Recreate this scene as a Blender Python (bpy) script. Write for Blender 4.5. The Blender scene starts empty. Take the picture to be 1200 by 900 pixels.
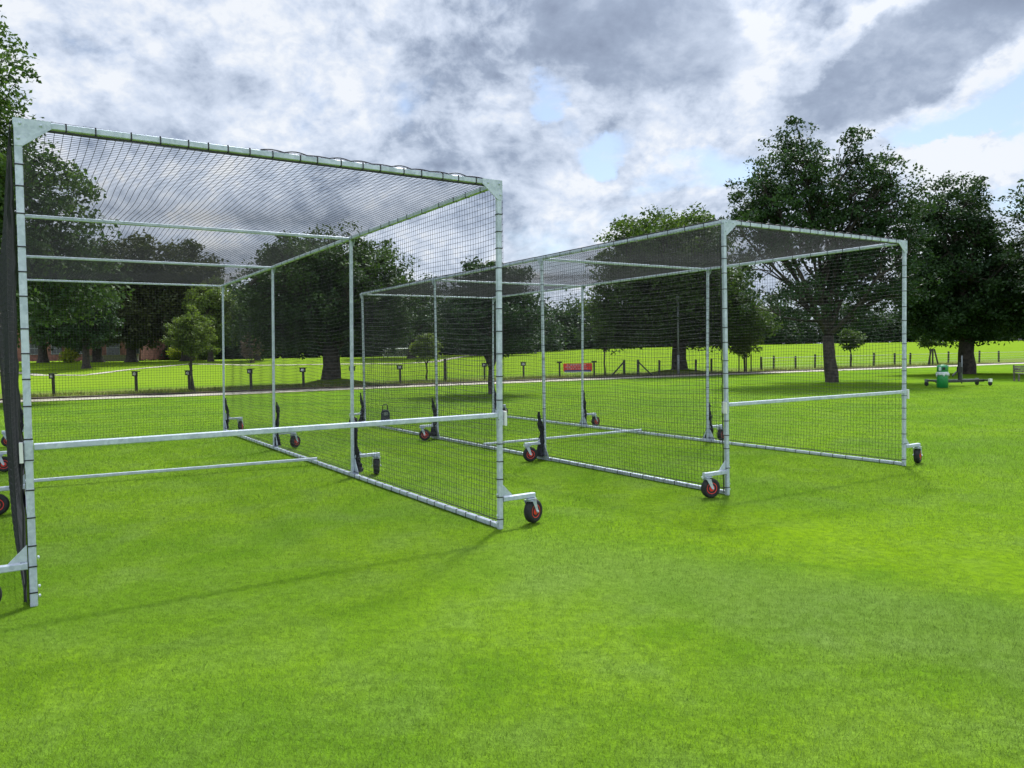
import bpy, math, random
import numpy as np
from mathutils import Vector, Matrix
R = math.radians
C = bpy.context.scene.collection
SC = bpy.context.scene
rng = np.random.default_rng(11)
random.seed(5)

# ---------------------------------------------------------------- camera
cam = bpy.data.cameras.new('camera'); cam.lens = 26.58; cam.sensor_width = 36; cam.clip_start = .05; cam.clip_end = 3000
co = bpy.data.objects.new('camera', cam); C.objects.link(co); SC.camera = co
PITCH, ROLL, CZ = 0.0405, -0.0165, 1.5176
co.matrix_world = Matrix.Translation((0, 0, CZ)) @ Matrix.Rotation(R(90) - PITCH, 4, 'X') @ Matrix.Rotation(ROLL, 4, 'Z')

# ---------------------------------------------------------------- exposure, sun
SC.view_settings.view_transform = 'Standard'; SC.view_settings.look = 'None'
SC.view_settings.exposure = 0.80; SC.view_settings.gamma = 1; SC.view_settings.use_curve_mapping = False
SUN_EL, SUN_AZ = R(55), R(18.3)
sl = bpy.data.lights.new('sun', 'SUN'); sl.energy = 2.5; sl.angle = R(4.5); sl.color = (1, .95, .86)
so = bpy.data.objects.new('sun', sl); C.objects.link(so)
sdir = Vector((math.sin(SUN_AZ)*math.cos(SUN_EL), math.cos(SUN_AZ)*math.cos(SUN_EL), math.sin(SUN_EL)))
so.rotation_euler = sdir.to_track_quat('Z', 'Y').to_euler(); so.location = (0, 0, 30)

# ---------------------------------------------------------------- node helper
class NT:
    def __init__(s, tree): s.t = tree; s.n = tree.nodes; s.l = tree.links
    def new(s, typ, **kw):
        n = s.n.new(typ)
        for k, v in kw.items(): setattr(n, k, v)
        return n
    def put(s, sock, v):
        if isinstance(v, bpy.types.NodeSocket): s.l.new(v, sock)
        elif v is not None: sock.default_value = v
    def m(s, op, a, b=None, c=None, clamp=False):
        n = s.new('ShaderNodeMath', operation=op, use_clamp=clamp)
        for i, v in enumerate((a, b, c)): s.put(n.inputs[i], v)
        return n.outputs[0]
    def v(s, op, a, b=None, sc=None):
        n = s.new('ShaderNodeVectorMath', operation=op)
        s.put(n.inputs[0], a); s.put(n.inputs[1], b)
        if sc is not None: s.put(n.inputs['Scale'], sc)
        return n.outputs['Value'] if op in ('DOT_PRODUCT', 'LENGTH') else n.outputs[0]
    def noise(s, vec, scale, detail=4, rough=.55, dist=0, col=False):
        n = s.new('ShaderNodeTexNoise'); s.put(n.inputs['Vector'], vec)
        n.inputs['Scale'].default_value = scale; n.inputs['Detail'].default_value = detail
        n.inputs['Roughness'].default_value = rough; n.inputs['Distortion'].default_value = dist
        return n.outputs['Color' if col else 'Fac']
    def step(s, x, a, b, lo=0, hi=1):
        n = s.new('ShaderNodeMapRange', interpolation_type='SMOOTHSTEP')
        for k, v in zip(('Value', 'From Min', 'From Max', 'To Min', 'To Max'), (x, a, b, lo, hi)): s.put(n.inputs[k], v)
        return n.outputs[0]
    def mix(s, f, a, b):
        n = s.new('ShaderNodeMix', data_type='RGBA'); s.put(n.inputs['Factor'], f)
        for k, v in (('A', a), ('B', b)):
            sock = [i for i in n.inputs if i.name == k and i.type == 'RGBA'][0]
            s.put(sock, (*v, 1) if isinstance(v, tuple) and len(v) == 3 else v)
        return [o for o in n.outputs if o.type == 'RGBA'][0]

# ---------------------------------------------------------------- world: sky with broken cloud
W = bpy.data.worlds.new('World'); SC.world = W; W.use_nodes = True
q = NT(W.node_tree); q.n.clear()
sky = q.new('ShaderNodeTexSky', sky_type='NISHITA', sun_disc=False, sun_elevation=SUN_EL, sun_rotation=SUN_AZ)
sky.air_density = 1.0; sky.dust_density = 1.0; sky.ozone_density = 1.5
tc = q.new('ShaderNodeTexCoord').outputs['Generated']
sx = q.new('ShaderNodeSeparateXYZ'); q.put(sx.inputs[0], tc)
inv = q.m('DIVIDE', 1.0, q.m('ADD', q.m('MAXIMUM', sx.outputs[2], 0.0), 0.75))
p = q.v('SCALE', tc, sc=inv)
warp = q.v('SCALE', q.v('SUBTRACT', q.noise(p, 4.0, 4, .5, col=True), (.5, .5, .5)), sc=.07)
pw = q.v('ADD', p, warp)
sd3 = Vector((sdir.x, sdir.y, .9)).normalized()
def shaded(scale, det, rough, dist):
    a_ = q.noise(pw, scale, det, rough); b_ = q.noise(q.v('ADD', pw, tuple(sd3*dist)), scale, det, rough)
    return a_, q.m('SUBTRACT', a_, b_)
n1, s1 = shaded(3.6, 8, .52, .06)
n2, s2 = shaded(10, 7, .56, .026)
n3, s3 = shaded(28, 5, .58, .010)
dw = q.v('ADD', tc, q.v('SCALE', q.v('SUBTRACT', q.noise(p, 7.0, 7, .6, col=True), (.5, .5, .5)), sc=.15))
def blob(az, el, ra, re, rot=0.0, soft=.45):
    """soft elliptical bank of cloud round a compass direction (degrees)"""
    a, e = R(az), R(el)
    d = Vector((math.sin(a)*math.cos(e), math.cos(a)*math.cos(e), math.sin(e)))
    rt = Vector((math.cos(a), -math.sin(a), 0)); up = rt.cross(d)
    r1 = (rt*math.cos(R(rot)) + up*math.sin(R(rot))) / math.sin(R(ra)); r2 = (-rt*math.sin(R(rot)) + up*math.cos(R(rot))) / math.sin(R(re))
    o = q.v('SUBTRACT', dw, tuple(d))
    x = q.v('DOT_PRODUCT', o, tuple(r1)); y = q.v('DOT_PRODUCT', o, tuple(r2))
    rr = q.m('SQRT', q.m('ADD', q.m('MULTIPLY', x, x), q.m('MULTIPLY', y, y)))
    return q.step(rr, 1 + soft, 1 - soft)
def addup(lst):
    r = None
    for b, w in lst:
        t = q.m('MULTIPLY', b, w); r = t if r is None else q.m('ADD', r, t)
    return r
dark = addup([(blob(9.5, 22.5, 7.5, 4.6, -10, .25), 1.0), (blob(28.5, 18.8, 8.5, 2.7, 16, .25), 1.0), (blob(40, 24, 8, 3.6, 10), .9), (blob(-7, 11.5, 12, 3, 0), .28), (blob(-22, 17.0, 6, 2.2, 10), .38), (blob(-5, 20, 5, 2, 0), .3), (blob(-2, 14.5, 6, 1.8, 0), .3), (blob(14, 17.5, 5, 2, 20), .25), (blob(20, 40, 14, 5, 0), .5), (blob(-30, 34, 14, 6, 0), .5)])
thin = addup([(blob(31.5, 14.6, 5, 1.5, 14), .22), (blob(14.5, 12.8, 4.5, 1.8, 15), .17), (blob(8, 14.6, 3.2, 1.2, 10), .16), (blob(3.5, 18.9, 2.4, .9, 0), .16), (blob(24, 14.5, 4, 1, 10), .10), (blob(34, 11, 4, 3, 0), .16), (blob(60, 30, 20, 12, 0), .2), (blob(-70, 35, 24, 12, 0), .2)])
puff = addup([(blob(30.5, 11.4, 4.0, 1.7, -2, .3), .9), (blob(23.6, 20.3, 3.2, .8, 42), .8), (blob(17.8, 20, 2.2, 4, -25), .45), (blob(-10.2, 19.6, 3, 1.0, 25), .6), (blob(33, 16.3, 5, .9, 20), .5), (blob(10, 11.6, 7, 1.2, 0), .3), (blob(-30, 22, 6, 1.5, 10), .35)])
dens = q.m('ADD', q.m('ADD', q.m('MULTIPLY', n1, .55), q.m('MULTIPLY', n2, .45)), q.m('SUBTRACT', q.m('ADD', q.m('MULTIPLY', dark, .16), q.m('MULTIPLY', puff, .16)), thin))
cover = q.step(dens, .30, .46)
lit = q.m('ADD', q.m('MULTIPLY', s1, 1.8), q.m('ADD', q.m('MULTIPLY', s2, 2.1), q.m('MULTIPLY', s3, 1.0)))
lit = q.m('MULTIPLY', lit, q.m('SUBTRACT', 1.0, q.m('MULTIPLY', dark, .6), clamp=True))
tone = q.m('ADD', q.m('ADD', .68, q.m('MULTIPLY', q.m('SUBTRACT', .5, n1), .8)), q.m('ADD', lit, q.m('MULTIPLY', puff, .38)))
tone = q.m('SUBTRACT', tone, q.m('MULTIPLY', dark, .38))
r = q.new('ShaderNodeValToRGB'); q.put(r.inputs[0], tone)
e = r.color_ramp.elements; e[0].position = 0.0; e[0].color = (.13, .158, .22, 1); e[1].position = 1.0; e[1].color = (.52, .54, .57, 1)
for pos, c in ((.28, (.20, .24, .315)), (.5, (.31, .355, .435)), (.72, (.40, .445, .525))):
    x = e.new(pos); x.color = (*c, 1)
# cloud is brighter round the veiled sun, high above the picture
glow = q.m('ADD', 1.0, q.m('MULTIPLY', q.m('POWER', q.m('MAXIMUM', q.v('DOT_PRODUCT', tc, tuple(sdir)), 0.0), 38), 30.0))
glow = q.m('ADD', glow, q.step(sx.outputs[1], .1, -.6, 0, .7))     # sun-lit faces of the clouds behind the camera
cloud = q.v('SCALE', r.outputs[0], sc=glow)
skyc = q.v('SCALE', sky.outputs[0], sc=.085)
mixc = q.mix(q.m('MULTIPLY', cover, .95), skyc, cloud)
bg = q.new('ShaderNodeBackground'); q.put(bg.inputs[0], mixc); bg.inputs[1].default_value = 1.0
wo = q.new('ShaderNodeOutputWorld'); q.l.new(bg.outputs[0], wo.inputs[0])

# ---------------------------------------------------------------- terrain height
YAW = 0.570
def S(t): t = np.clip(t, 0, 1); return t*t*(3-2*t)
def T(x, y):
    x = np.asarray(x, float); y = np.asarray(y, float)
    y0 = 48 + .5*np.maximum(x, 0)
    u = (x+2.99)*math.cos(YAW) + (y-4.64)*math.sin(YAW)
    z = 1.35*S((y-y0)/38) + 1.3*S((y-110)/70) - .07*S((u-3.6)/2.4)*(1-S((y-25)/12))
    return z
def Tz(x, y): return float(T(x, y))

# ---------------------------------------------------------------- materials
def mat(name, col, rough=.6, metal=0, var=.12, vs=8, bump=0, bs=40, spec=.5, col2=None, obj=True):
    m = bpy.data.materials.new(name); m.use_nodes = True; t = NT(m.node_tree)
    b = t.n['Principled BSDF']; tcn = t.new('ShaderNodeTexCoord').outputs['Object' if obj else 'Generated']
    n = t.noise(tcn, vs, 5, .6)
    c2 = col2 or tuple(max(0, c*(1-2*var)) for c in col)
    c1 = tuple(min(1, c*(1+var)) for c in col) if not col2 else col
    t.put(b.inputs['Base Color'], t.mix(t.step(n, .3, .7), c1, c2))
    b.inputs['Roughness'].default_value = rough; b.inputs['Metallic'].default_value = metal
    b.inputs['Specular IOR Level'].default_value = spec
    if bump:
        bp = t.new('ShaderNodeBump'); bp.inputs['Strength'].default_value = bump; bp.inputs['Distance'].default_value = .01
        t.put(bp.inputs['Height'], t.noise(tcn, bs, 4, .6)); t.l.new(bp.outputs[0], b.inputs['Normal'])
    return m
M = {}
def galv():
    m = bpy.data.materials.new('galvanised_steel'); m.use_nodes = True; t = NT(m.node_tree); b = t.n['Principled BSDF']
    tcn = t.new('ShaderNodeTexCoord').outputs['Object']
    n = t.noise(tcn, 9, 6, .65); v = t.new('ShaderNodeTexVoronoi'); v.inputs['Scale'].default_value = 45; t.put(v.inputs['Vector'], tcn)
    f = t.m('ADD', t.m('MULTIPLY', n, .7), t.m('MULTIPLY', t.v('DOT_PRODUCT', v.outputs['Color'], (.33, .33, .33)), .3))
    t.put(b.inputs['Base Color'], t.mix(t.step(f, .3, .7), (.56, .61, .69), (.38, .43, .50)))
    t.put(b.inputs['Roughness'], t.step(n, .3, .7, .34, .58)); b.inputs['Metallic'].default_value = .22
    return m
M['steel'] = galv()
M['net'] = mat('black_net_cord', (.012, .013, .018), .8, var=.1)
M['bundle'] = mat('bunched_net', (.014, .015, .02), .85, var=.35, vs=30, bump=.8, bs=70)
M['tie'] = mat('black_tie', (.008, .008, .009), .5)
M['rubber'] = mat('rubber', (.018, .019, .021), .75, var=.25, vs=30)
M['rim'] = mat('red_rim', (.80, .045, .035), .4, var=.15)
M['timber'] = mat('weathered_timber', (.05, .046, .036), .85, var=.3, vs=15, bump=.4, bs=60)
M['black_timber'] = mat('black_painted_timber', (.014, .015, .014), .6, var=.2, vs=15)
M['grey_timber'] = mat('grey_timber', (.17, .155, .125), .85, var=.25, vs=12)
M['bark'] = mat('bark', (.045, .036, .028), .9, var=.35, vs=5, bump=1.0, bs=18)
M['brick'] = mat('brick', (.22, .095, .07), .85, var=.2, vs=3)
M['roof'] = mat('roof_tile', (.14, .075, .055), .85, var=.2, vs=3)
M['window'] = mat('dark_glass', (.02, .024, .03), .15)
M['white'] = mat('white_paint', (.75, .75, .74), .5, var=.05)
M['green'] = mat('green_plastic', (.008, .21, .045), .42, var=.12, vs=3)
M['bag'] = mat('white_bag', (.62, .68, .70), .4, var=.15, vs=25, bump=.6, bs=40)
M['dark'] = mat('dark_steel', (.022, .026, .028), .5, var=.3)
M['banner'] = mat('red_banner', (.80, .05, .025), .6, var=.15, vs=4)
M['blue'] = mat('blue_print', (.06, .06, .22), .6)
M['navy'] = mat('navy_plastic', (.02, .025, .05), .45)
M['galvgrey'] = mat('grey_metal', (.22, .24, .25), .5, metal=.3)
M['rope'] = mat('fence_wire', (.42, .44, .40), .6)
M['path'] = mat('pale_gravel', (.36, .33, .25), .9, var=.15, vs=2, bump=.4, bs=40)
M['soil'] = mat('dark_edging', (.085, .062, .042), .95, var=.35, vs=3)

# ---------------------------------------------------------------- mesh building
class MB:
    def __init__(s): s.v = []; s.f = []
    def add(s, vs, fs):
        k = len(s.v); s.v += [tuple(x) for x in vs]; s.f += [tuple(i+k for i in f) for f in fs]; return s
    def box(s, c, h, rot=None):
        c = Vector(c); rot = rot or Matrix.Identity(3)
        vs = [c + rot @ Vector((a*h[0], b*h[1], d*h[2])) for a in (-1, 1) for b in (-1, 1) for d in (-1, 1)]
        return s.add(vs, [(0, 1, 3, 2), (4, 6, 7, 5), (0, 4, 5, 1), (2, 3, 7, 6), (0, 2, 6, 4), (1, 5, 7, 3)])
    def frame(s, a, b, up=(0, 0, 1)):
        d = (b-a).normalized(); up = Vector(up)
        if abs(d.dot(up)) > .99: up = Vector((0, 1, 0))
        x = up.cross(d).normalized(); y = d.cross(x); return x, y, d
    def sq(s, a, b, w=.05, h=None, up=(0, 0, 1), ch=.12):
        """square tube with softened corners"""
        a, b = Vector(a), Vector(b); h = h or w; x, y, d = s.frame(a, b, up); c = ch*min(w, h)
        pr = [(w/2-c, h/2), (w/2, h/2-c), (w/2, -h/2+c), (w/2-c, -h/2), (-w/2+c, -h/2), (-w/2, -h/2+c), (-w/2, h/2-c), (-w/2+c, h/2)]
        vs = [a+x*p+y*r for p, r in pr] + [b+x*p+y*r for p, r in pr]
        return s.add(vs, [(i, (i+1) % 8, 8+(i+1) % 8, 8+i) for i in range(8)] + [tuple(range(7, -1, -1)), tuple(range(8, 16))])
    def tube(s, pts, r, n=8, cap=True):
        pts = [Vector(p) for p in pts]; rs = r if hasattr(r, '__len__') else [r]*len(pts); k = len(s.v); m = len(pts)
        pv = None
        for i, p in enumerate(pts):
            d = (pts[min(i+1, m-1)] - pts[max(i-1, 0)]).normalized()
            ref = Vector((0, 0, 1)) if abs(d.z) < .9 else Vector((0, 1, 0))
            x = (pv - d*pv.dot(d)).normalized() if pv and (pv - d*pv.dot(d)).length > 1e-4 else ref.cross(d).normalized()
            pv = x; y = d.cross(x)
            for j in range(n):
                a = 2*math.pi*j/n; s.v.append(tuple(p + (x*math.cos(a)+y*math.sin(a))*rs[i]))
        for i in range(m-1):
            for j in range(n): s.f.append((k+i*n+j, k+i*n+(j+1) % n, k+(i+1)*n+(j+1) % n, k+(i+1)*n+j))
        if cap: s.f.append(tuple(k+j for j in range(n-1, -1, -1))); s.f.append(tuple(k+(m-1)*n+j for j in range(n)))
        return s
    def prism(s, pts, off):
        n = len(pts); off = Vector(off); a = [Vector(p)-off/2 for p in pts]; b = [Vector(p)+off/2 for p in pts]
        return s.add(a+b, [tuple(range(n-1, -1, -1)), tuple(range(n, 2*n))] + [(i, (i+1) % n, n+(i+1) % n, n+i) for i in range(n)])
    def lathe(s, prof, c=(0, 0, 0), n=24, axis=None):
        ax = Vector(axis or (0, 0, 1)).normalized(); x = ax.orthogonal().normalized(); y = ax.cross(x); k = len(s.v); m = len(prof); c = Vector(c)
        for (r, h) in prof:
            for j in range(n): a = 2*math.pi*j/n; s.v.append(tuple(c + ax*h + (x*math.cos(a)+y*math.sin(a))*r))
        for i in range(m-1):
            for j in range(n): s.f.append((k+i*n+j, k+i*n+(j+1) % n, k+(i+1)*n+(j+1) % n, k+(i+1)*n+j))
        s.f.append(tuple(k+j for j in range(n-1, -1, -1))); s.f.append(tuple(k+(m-1)*n+j for j in range(n)))
        return s
    def build(s, name, m, parent=None, smooth=False):
        me = bpy.data.meshes.new(name); me.from_pydata(s.v, [], s.f); me.update()
        return link(name, me, m, parent, smooth)
def link(name, me, m, parent=None, smooth=False):
    me.materials.append(m)
    if smooth: me.polygons.foreach_set('use_smooth', [True]*len(me.polygons))
    o = bpy.data.objects.new(name, me); C.objects.link(o)
    if parent: o.parent = parent
    return o
def arr_mesh(name, V, F, m, parent=None, attr=None):
    """mesh from numpy arrays; F is (n,k)"""
    me = bpy.data.meshes.new(name); n, k = F.shape
    me.vertices.add(len(V)); me.vertices.foreach_set('co', V.astype(np.float32).ravel())
    me.loops.add(n*k); me.loops.foreach_set('vertex_index', F.astype(np.int32).ravel())
    me.polygons.add(n); me.polygons.foreach_set('loop_start', np.arange(0, n*k, k, dtype=np.int32)); me.polygons.foreach_set('loop_total', np.full(n, k, dtype=np.int32))
    me.update(calc_edges=True)
    if attr is not None:
        a = me.attributes.new('tint', 'FLOAT', 'FACE'); a.data.foreach_set('value', attr.astype(np.float32))
    return link(name, me, m, parent)
def tag(o, label=None, cat=None, group=None, kind=None):
    if label: o['label'] = label
    if cat: o['category'] = cat
    if group: o['group'] = group
    if kind: o['kind'] = kind
    return o
def empty(name, loc, rz=0):
    o = bpy.data.objects.new(name, None); o.location = loc; o.rotation_euler = (0, 0, rz); o.empty_display_size = .3; C.objects.link(o); return o
def copy_tree(o, parent=None):
    c = o.copy(); C.objects.link(c); c.parent = parent
    for ch in list(o.children): copy_tree(ch, c)
    return c

# ---------------------------------------------------------------- ground
def grass_color(t, pos):
    """world-space turf colour, shared by the ground sheet and the blades"""
    n_big = t.noise(pos, .33, 4, .55, .4); n_mid = t.noise(pos, 1.6, 5, .6, .3); n_fine = t.noise(pos, 14, 5, .7)
    a = t.mix(t.step(n_big, .40, .60), (.118, .232, .016), (.172, .300, .014))
    b = t.mix(t.m('MULTIPLY', t.step(n_mid, .42, .72), .55), a, (.165, .255, .060))
    c = t.mix(t.m('MULTIPLY', t.step(n_mid, .52, .28), .7), b, (.095, .205, .010))
    # mowing bands across the square
    ds = t.v('DOT_PRODUCT', pos, (-math.sin(YAW)*.62, math.cos(YAW)*.62, 0)); band = t.m('SINE', t.m('ADD', t.m('MULTIPLY', ds, 2.2), t.m('MULTIPLY', n_big, 3)))
    c = t.mix(t.m('MULTIPLY', t.step(band, -.6, .6), .22), c, (.165, .295, .014))
    # a yellower green strip and, nearer, a greyer one cross the lawn by the far cage
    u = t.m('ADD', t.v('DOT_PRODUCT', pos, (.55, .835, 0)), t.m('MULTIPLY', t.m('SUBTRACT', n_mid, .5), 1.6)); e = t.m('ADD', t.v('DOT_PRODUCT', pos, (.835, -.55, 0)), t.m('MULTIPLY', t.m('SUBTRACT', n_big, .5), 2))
    yellow_strip = t.m('MULTIPLY', t.m('MULTIPLY', t.step(u, 5.2, 5.9), t.step(u, 8.2, 6.6)), t.step(e, -4.0, -2.0))
    grey_strip = t.m('MULTIPLY', t.m('MULTIPLY', t.step(u, 3.6, 4.4), t.step(u, 5.6, 4.9)), t.step(e, -3.8, -2.4))
    c = t.mix(t.m('MULTIPLY', yellow_strip, .42), c, (.225, .360, .004)); c = t.mix(t.m('MULTIPLY', grey_strip, .42), c, (.150, .225, .060))
    d = t.mix(t.m('MULTIPLY', t.step(n_fine, .35, .68), .62), c, (.080, .150, .014))
    return t.v('SCALE', d, sc=.86)
def ground_mat():
    m = bpy.data.materials.new('turf'); m.use_nodes = True; t = NT(m.node_tree); b = t.n['Principled BSDF']
    pos = t.new('ShaderNodeNewGeometry').outputs['Position']
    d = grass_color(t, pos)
    # rough meadow beyond the path and paler mown field further out
    s = t.m('ADD', t.v('DOT_PRODUCT', pos, (-.490, .872, 0)), t.m('MULTIPLY', t.m('SUBTRACT', t.noise(pos, .8, 3), .5), 1.4))
    rough = t.m('MULTIPLY', t.step(s, 35.2, 36.2), t.step(s, 47, 41))
    rc = t.mix(t.step(t.noise(pos, .9, 5, .65), .35, .68), (.100, .155, .022), (.165, .145, .065))
    d = t.mix(t.m('MULTIPLY', rough, .75), d, rc)
    far = t.step(s, 42, 52)
    sc = t.new('ShaderNodeMapping'); t.put(sc.inputs[0], pos); sc.inputs['Scale'].default_value = (.05, .35, 1)
    fc = t.mix(t.noise(sc.outputs[0], 1, 4), (.120, .200, .012), (.170, .250, .022))
    d = t.mix(t.m('MULTIPLY', far, .8), d, fc)
    t.put(b.inputs['Base Color'], d); b.inputs['Roughness'].default_value = .85; b.inputs['Specular IOR Level'].default_value = .0
    h = t.m('ADD', t.m('MULTIPLY', t.noise(pos, 60, 4, .7), .5), t.noise(pos, 9, 5, .65))
    bp = t.new('ShaderNodeBump'); bp.inputs['Strength'].default_value = .9; bp.inputs['Distance'].default_value = .035
    t.put(bp.inputs['Height'], h); t.l.new(bp.outputs[0], b.inputs['Normal'])
    tr = t.new('ShaderNodeBsdfTranslucent'); t.put(tr.inputs[0], d)
    return m
xs = np.concatenate([-np.geomspace(1500, 32, 22), np.linspace(-30, 50, 81), np.geomspace(52, 1500, 22)])
ys = np.concatenate([[-400, -100, -40, -15], np.linspace(-5, 200, 206), np.geomspace(203, 2500, 16)])
GX, GY = np.meshgrid(xs, ys); nx, ny = len(xs), len(ys)
V = np.stack([GX.ravel(), GY.ravel(), T(GX, GY).ravel()], 1)
ii, jj = np.meshgrid(np.arange(nx-1), np.arange(ny-1)); a0 = (jj*nx+ii).ravel()
g = arr_mesh('ground', V, np.stack([a0, a0+1, a0+nx+1, a0+nx], 1), ground_mat()); tag(g, kind='structure')
g.data.polygons.foreach_set('use_smooth', [True]*len(g.data.polygons))

def strip(name, pts, w, m, lift, thick=0, off=0.0, step=1.5, wob=0.0):
    P = [Vector((x, y, 0)) for x, y in pts]; dense = []
    for a, b in zip(P, P[1:]):
        n = max(1, int((b-a).length/step)); dense += [a.lerp(b, i/n) for i in range(n)]
    dense.append(P[-1]); vs = []; fs = []
    for i, p in enumerate(dense):
        d = (dense[min(i+1, len(dense)-1)]-dense[max(i-1, 0)]).normalized(); nrm = Vector((-d.y, d.x, 0))
        for sgn in (-1, 1):
            k = p + nrm*(off + sgn*w/2 + wob*(random.random()-.5)); vs.append((k.x, k.y, Tz(k.x, k.y)+lift))
    if thick:
        n = len(vs); vs += [(x, y, z-thick) for x, y, z in vs]
    for i in range(len(dense)-1):
        k = 2*i; fs.append((k+1, k, k+2, k+3))
        if thick: fs.append((k, n+k, n+k+2, k+2)); fs.append((k+1, k+3, n+k+3, n+k+1))
    me = bpy.data.meshes.new(name); me.from_pydata(vs, [], fs); return tag(link(name, me, m), kind='structure')
path_pts = [(-75, -3), (-45, 13.6), (-19.2, 28.4), (-12.2, 32.4), (0, 39.4), (7, 43.4), (26.3, 53.6), (41.2, 61.6), (90, 88), (160, 126)]
strip('path', path_pts, 1.9, M['path'], .02, wob=.12)
strip('path_edging', path_pts, .45, M['soil'], .07, .07, off=1.32, wob=.25)
strip('field_path', [(-80, 82), (-45.6, 67.4), (-38, 61), (-33.9, 60), (-33.6, 66), (-31, 73), (-22.7, 69), (-15.5, 69), (-10, 68), (-7.1, 70), (-4, 84), (0, 110)], .8, M['path'], .03, wob=.2)

# ---------------------------------------------------------------- turf blades
def blades():
    m = bpy.data.materials.new('turf_blades'); m.use_nodes = True; t = NT(m.node_tree); t.n.clear()
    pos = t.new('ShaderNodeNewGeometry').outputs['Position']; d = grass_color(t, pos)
    at = t.new('ShaderNodeAttribute', attribute_name='tint')
    d = t.mix(t.m('MULTIPLY', t.m('POWER', at.outputs['Fac'], 1.6), .85), t.v('SCALE', d, sc=.78), (.27, .41, .09))
    df = t.new('ShaderNodeBsdfPrincipled'); t.put(df.inputs['Base Color'], d); df.inputs['Roughness'].default_value = .6; df.inputs['Specular IOR Level'].default_value = .15
    tr = t.new('ShaderNodeBsdfTranslucent'); t.put(tr.inputs[0], d)
    mx = t.new('ShaderNodeMixShader'); mx.inputs[0].default_value = .42; t.l.new(df.outputs[0], mx.inputs[1]); t.l.new(tr.outputs[0], mx.inputs[2])
    o = t.new('ShaderNodeOutputMaterial'); t.l.new(mx.outputs[0], o.inputs[0])
    N = 800000
    D = 2.2*np.exp(rng.random(N)*math.log(30/2.2)); x = (rng.random(N)*2-1)*(.78*D+.6); y = D
    sc = np.clip(D/6, .8, 3.2)
    h = (.013+.013*rng.random(N))*np.clip(sc, .8, 1.5); w = (.0008+.0008*rng.random(N))*sc
    az = rng.random(N)*6.283; lean = (.25+.75*rng.random(N))*h; la = rng.random(N)*6.283
    z = T(x, y)
    B = np.stack([x, y, z-.002], 1); side = np.stack([np.cos(az), np.sin(az), 0*az], 1)*w[:, None]
    tip = B + np.stack([np.cos(la)*lean, np.sin(la)*lean, h], 1)
    V = np.stack([B-side, B+side, tip], 1).reshape(-1, 3)
    o = arr_mesh('grass', V, np.arange(3*N).reshape(-1, 3), m, attr=rng.random(N))
    tag(o, 'short bright green mown grass of the practice lawn', 'grass', kind='stuff')
blades()

# ---------------------------------------------------------------- trees
def leaf_mat(name, c1, c2, trans=.35):
    m = bpy.data.materials.new(name); m.use_nodes = True; t = NT(m.node_tree); t.n.clear()
    tcn = t.new('ShaderNodeTexCoord').outputs['Object']; at = t.new('ShaderNodeAttribute', attribute_name='tint')
    f = t.m('ADD', t.m('MULTIPLY', at.outputs['Fac'], .6), t.m('MULTIPLY', t.noise(tcn, .7, 3), .4))
    c = t.mix(t.step(f, .25, .85), c1, c2)
    df = t.new('ShaderNodeBsdfPrincipled'); t.put(df.inputs['Base Color'], c); df.inputs['Roughness'].default_value = .6; df.inputs['Specular IOR Level'].default_value = .22
    tr = t.new('ShaderNodeBsdfTranslucent'); t.put(tr.inputs[0], t.v('MULTIPLY', c, (1.3, 1.35, .6)))
    mx = t.new('ShaderNodeMixShader'); mx.inputs[0].default_value = trans; t.l.new(df.outputs[0], mx.inputs[1]); t.l.new(tr.outputs[0], mx.inputs[2])
    o = t.new('ShaderNodeOutputMaterial'); t.l.new(mx.outputs[0], o.inputs[0]); return m
LM = dict(dark=leaf_mat('leaves_dark', (.020, .044, .019), (.046, .088, .030), .22),
          oak=leaf_mat('leaves_oak', (.024, .050, .018), (.062, .108, .028), .26),
          mid=leaf_mat('leaves_mid', (.034, .066, .018), (.085, .135, .030), .32),
          ash=leaf_mat('leaves_ash', (.028, .060, .020), (.082, .140, .032), .30),
          light=leaf_mat('leaves_light', (.075, .120, .024), (.165, .215, .060), .4),
          yellow=leaf_mat('leaves_yellow', (.20, .25, .02), (.36, .38, .04), .4),
          bronze=leaf_mat('leaves_bronze', (.034, .050, .018), (.082, .092, .032), .25),
          pink=leaf_mat('leaves_pink', (.12, .085, .075), (.22, .16, .14), .25))
def sample_blobs(blobs, n, r, shell=.62):
    vol = np.array([b[3]*b[4]*b[5] for b in blobs])**.8; k = r.choice(len(blobs), n, p=vol/vol.sum()); bb = np.array(blobs)[k]
    d = r.normal(size=(n, 3)); d /= np.linalg.norm(d, axis=1)[:, None]
    rad = shell + (1-shell)*r.random(n)**.7; inner = r.random(n) < .38; rad[inner] = r.random(inner.sum())**.5*.8
    lump = 1 + .12*np.sin(d[:, 0]*7+bb[:, 0]*3)*np.cos(d[:, 2]*6+bb[:, 1]) + .09*np.sin(d[:, 1]*13+d[:, 2]*9)
    return bb[:, :3] + d*rad[:, None]*lump[:, None]*bb[:, 3:6]
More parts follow.
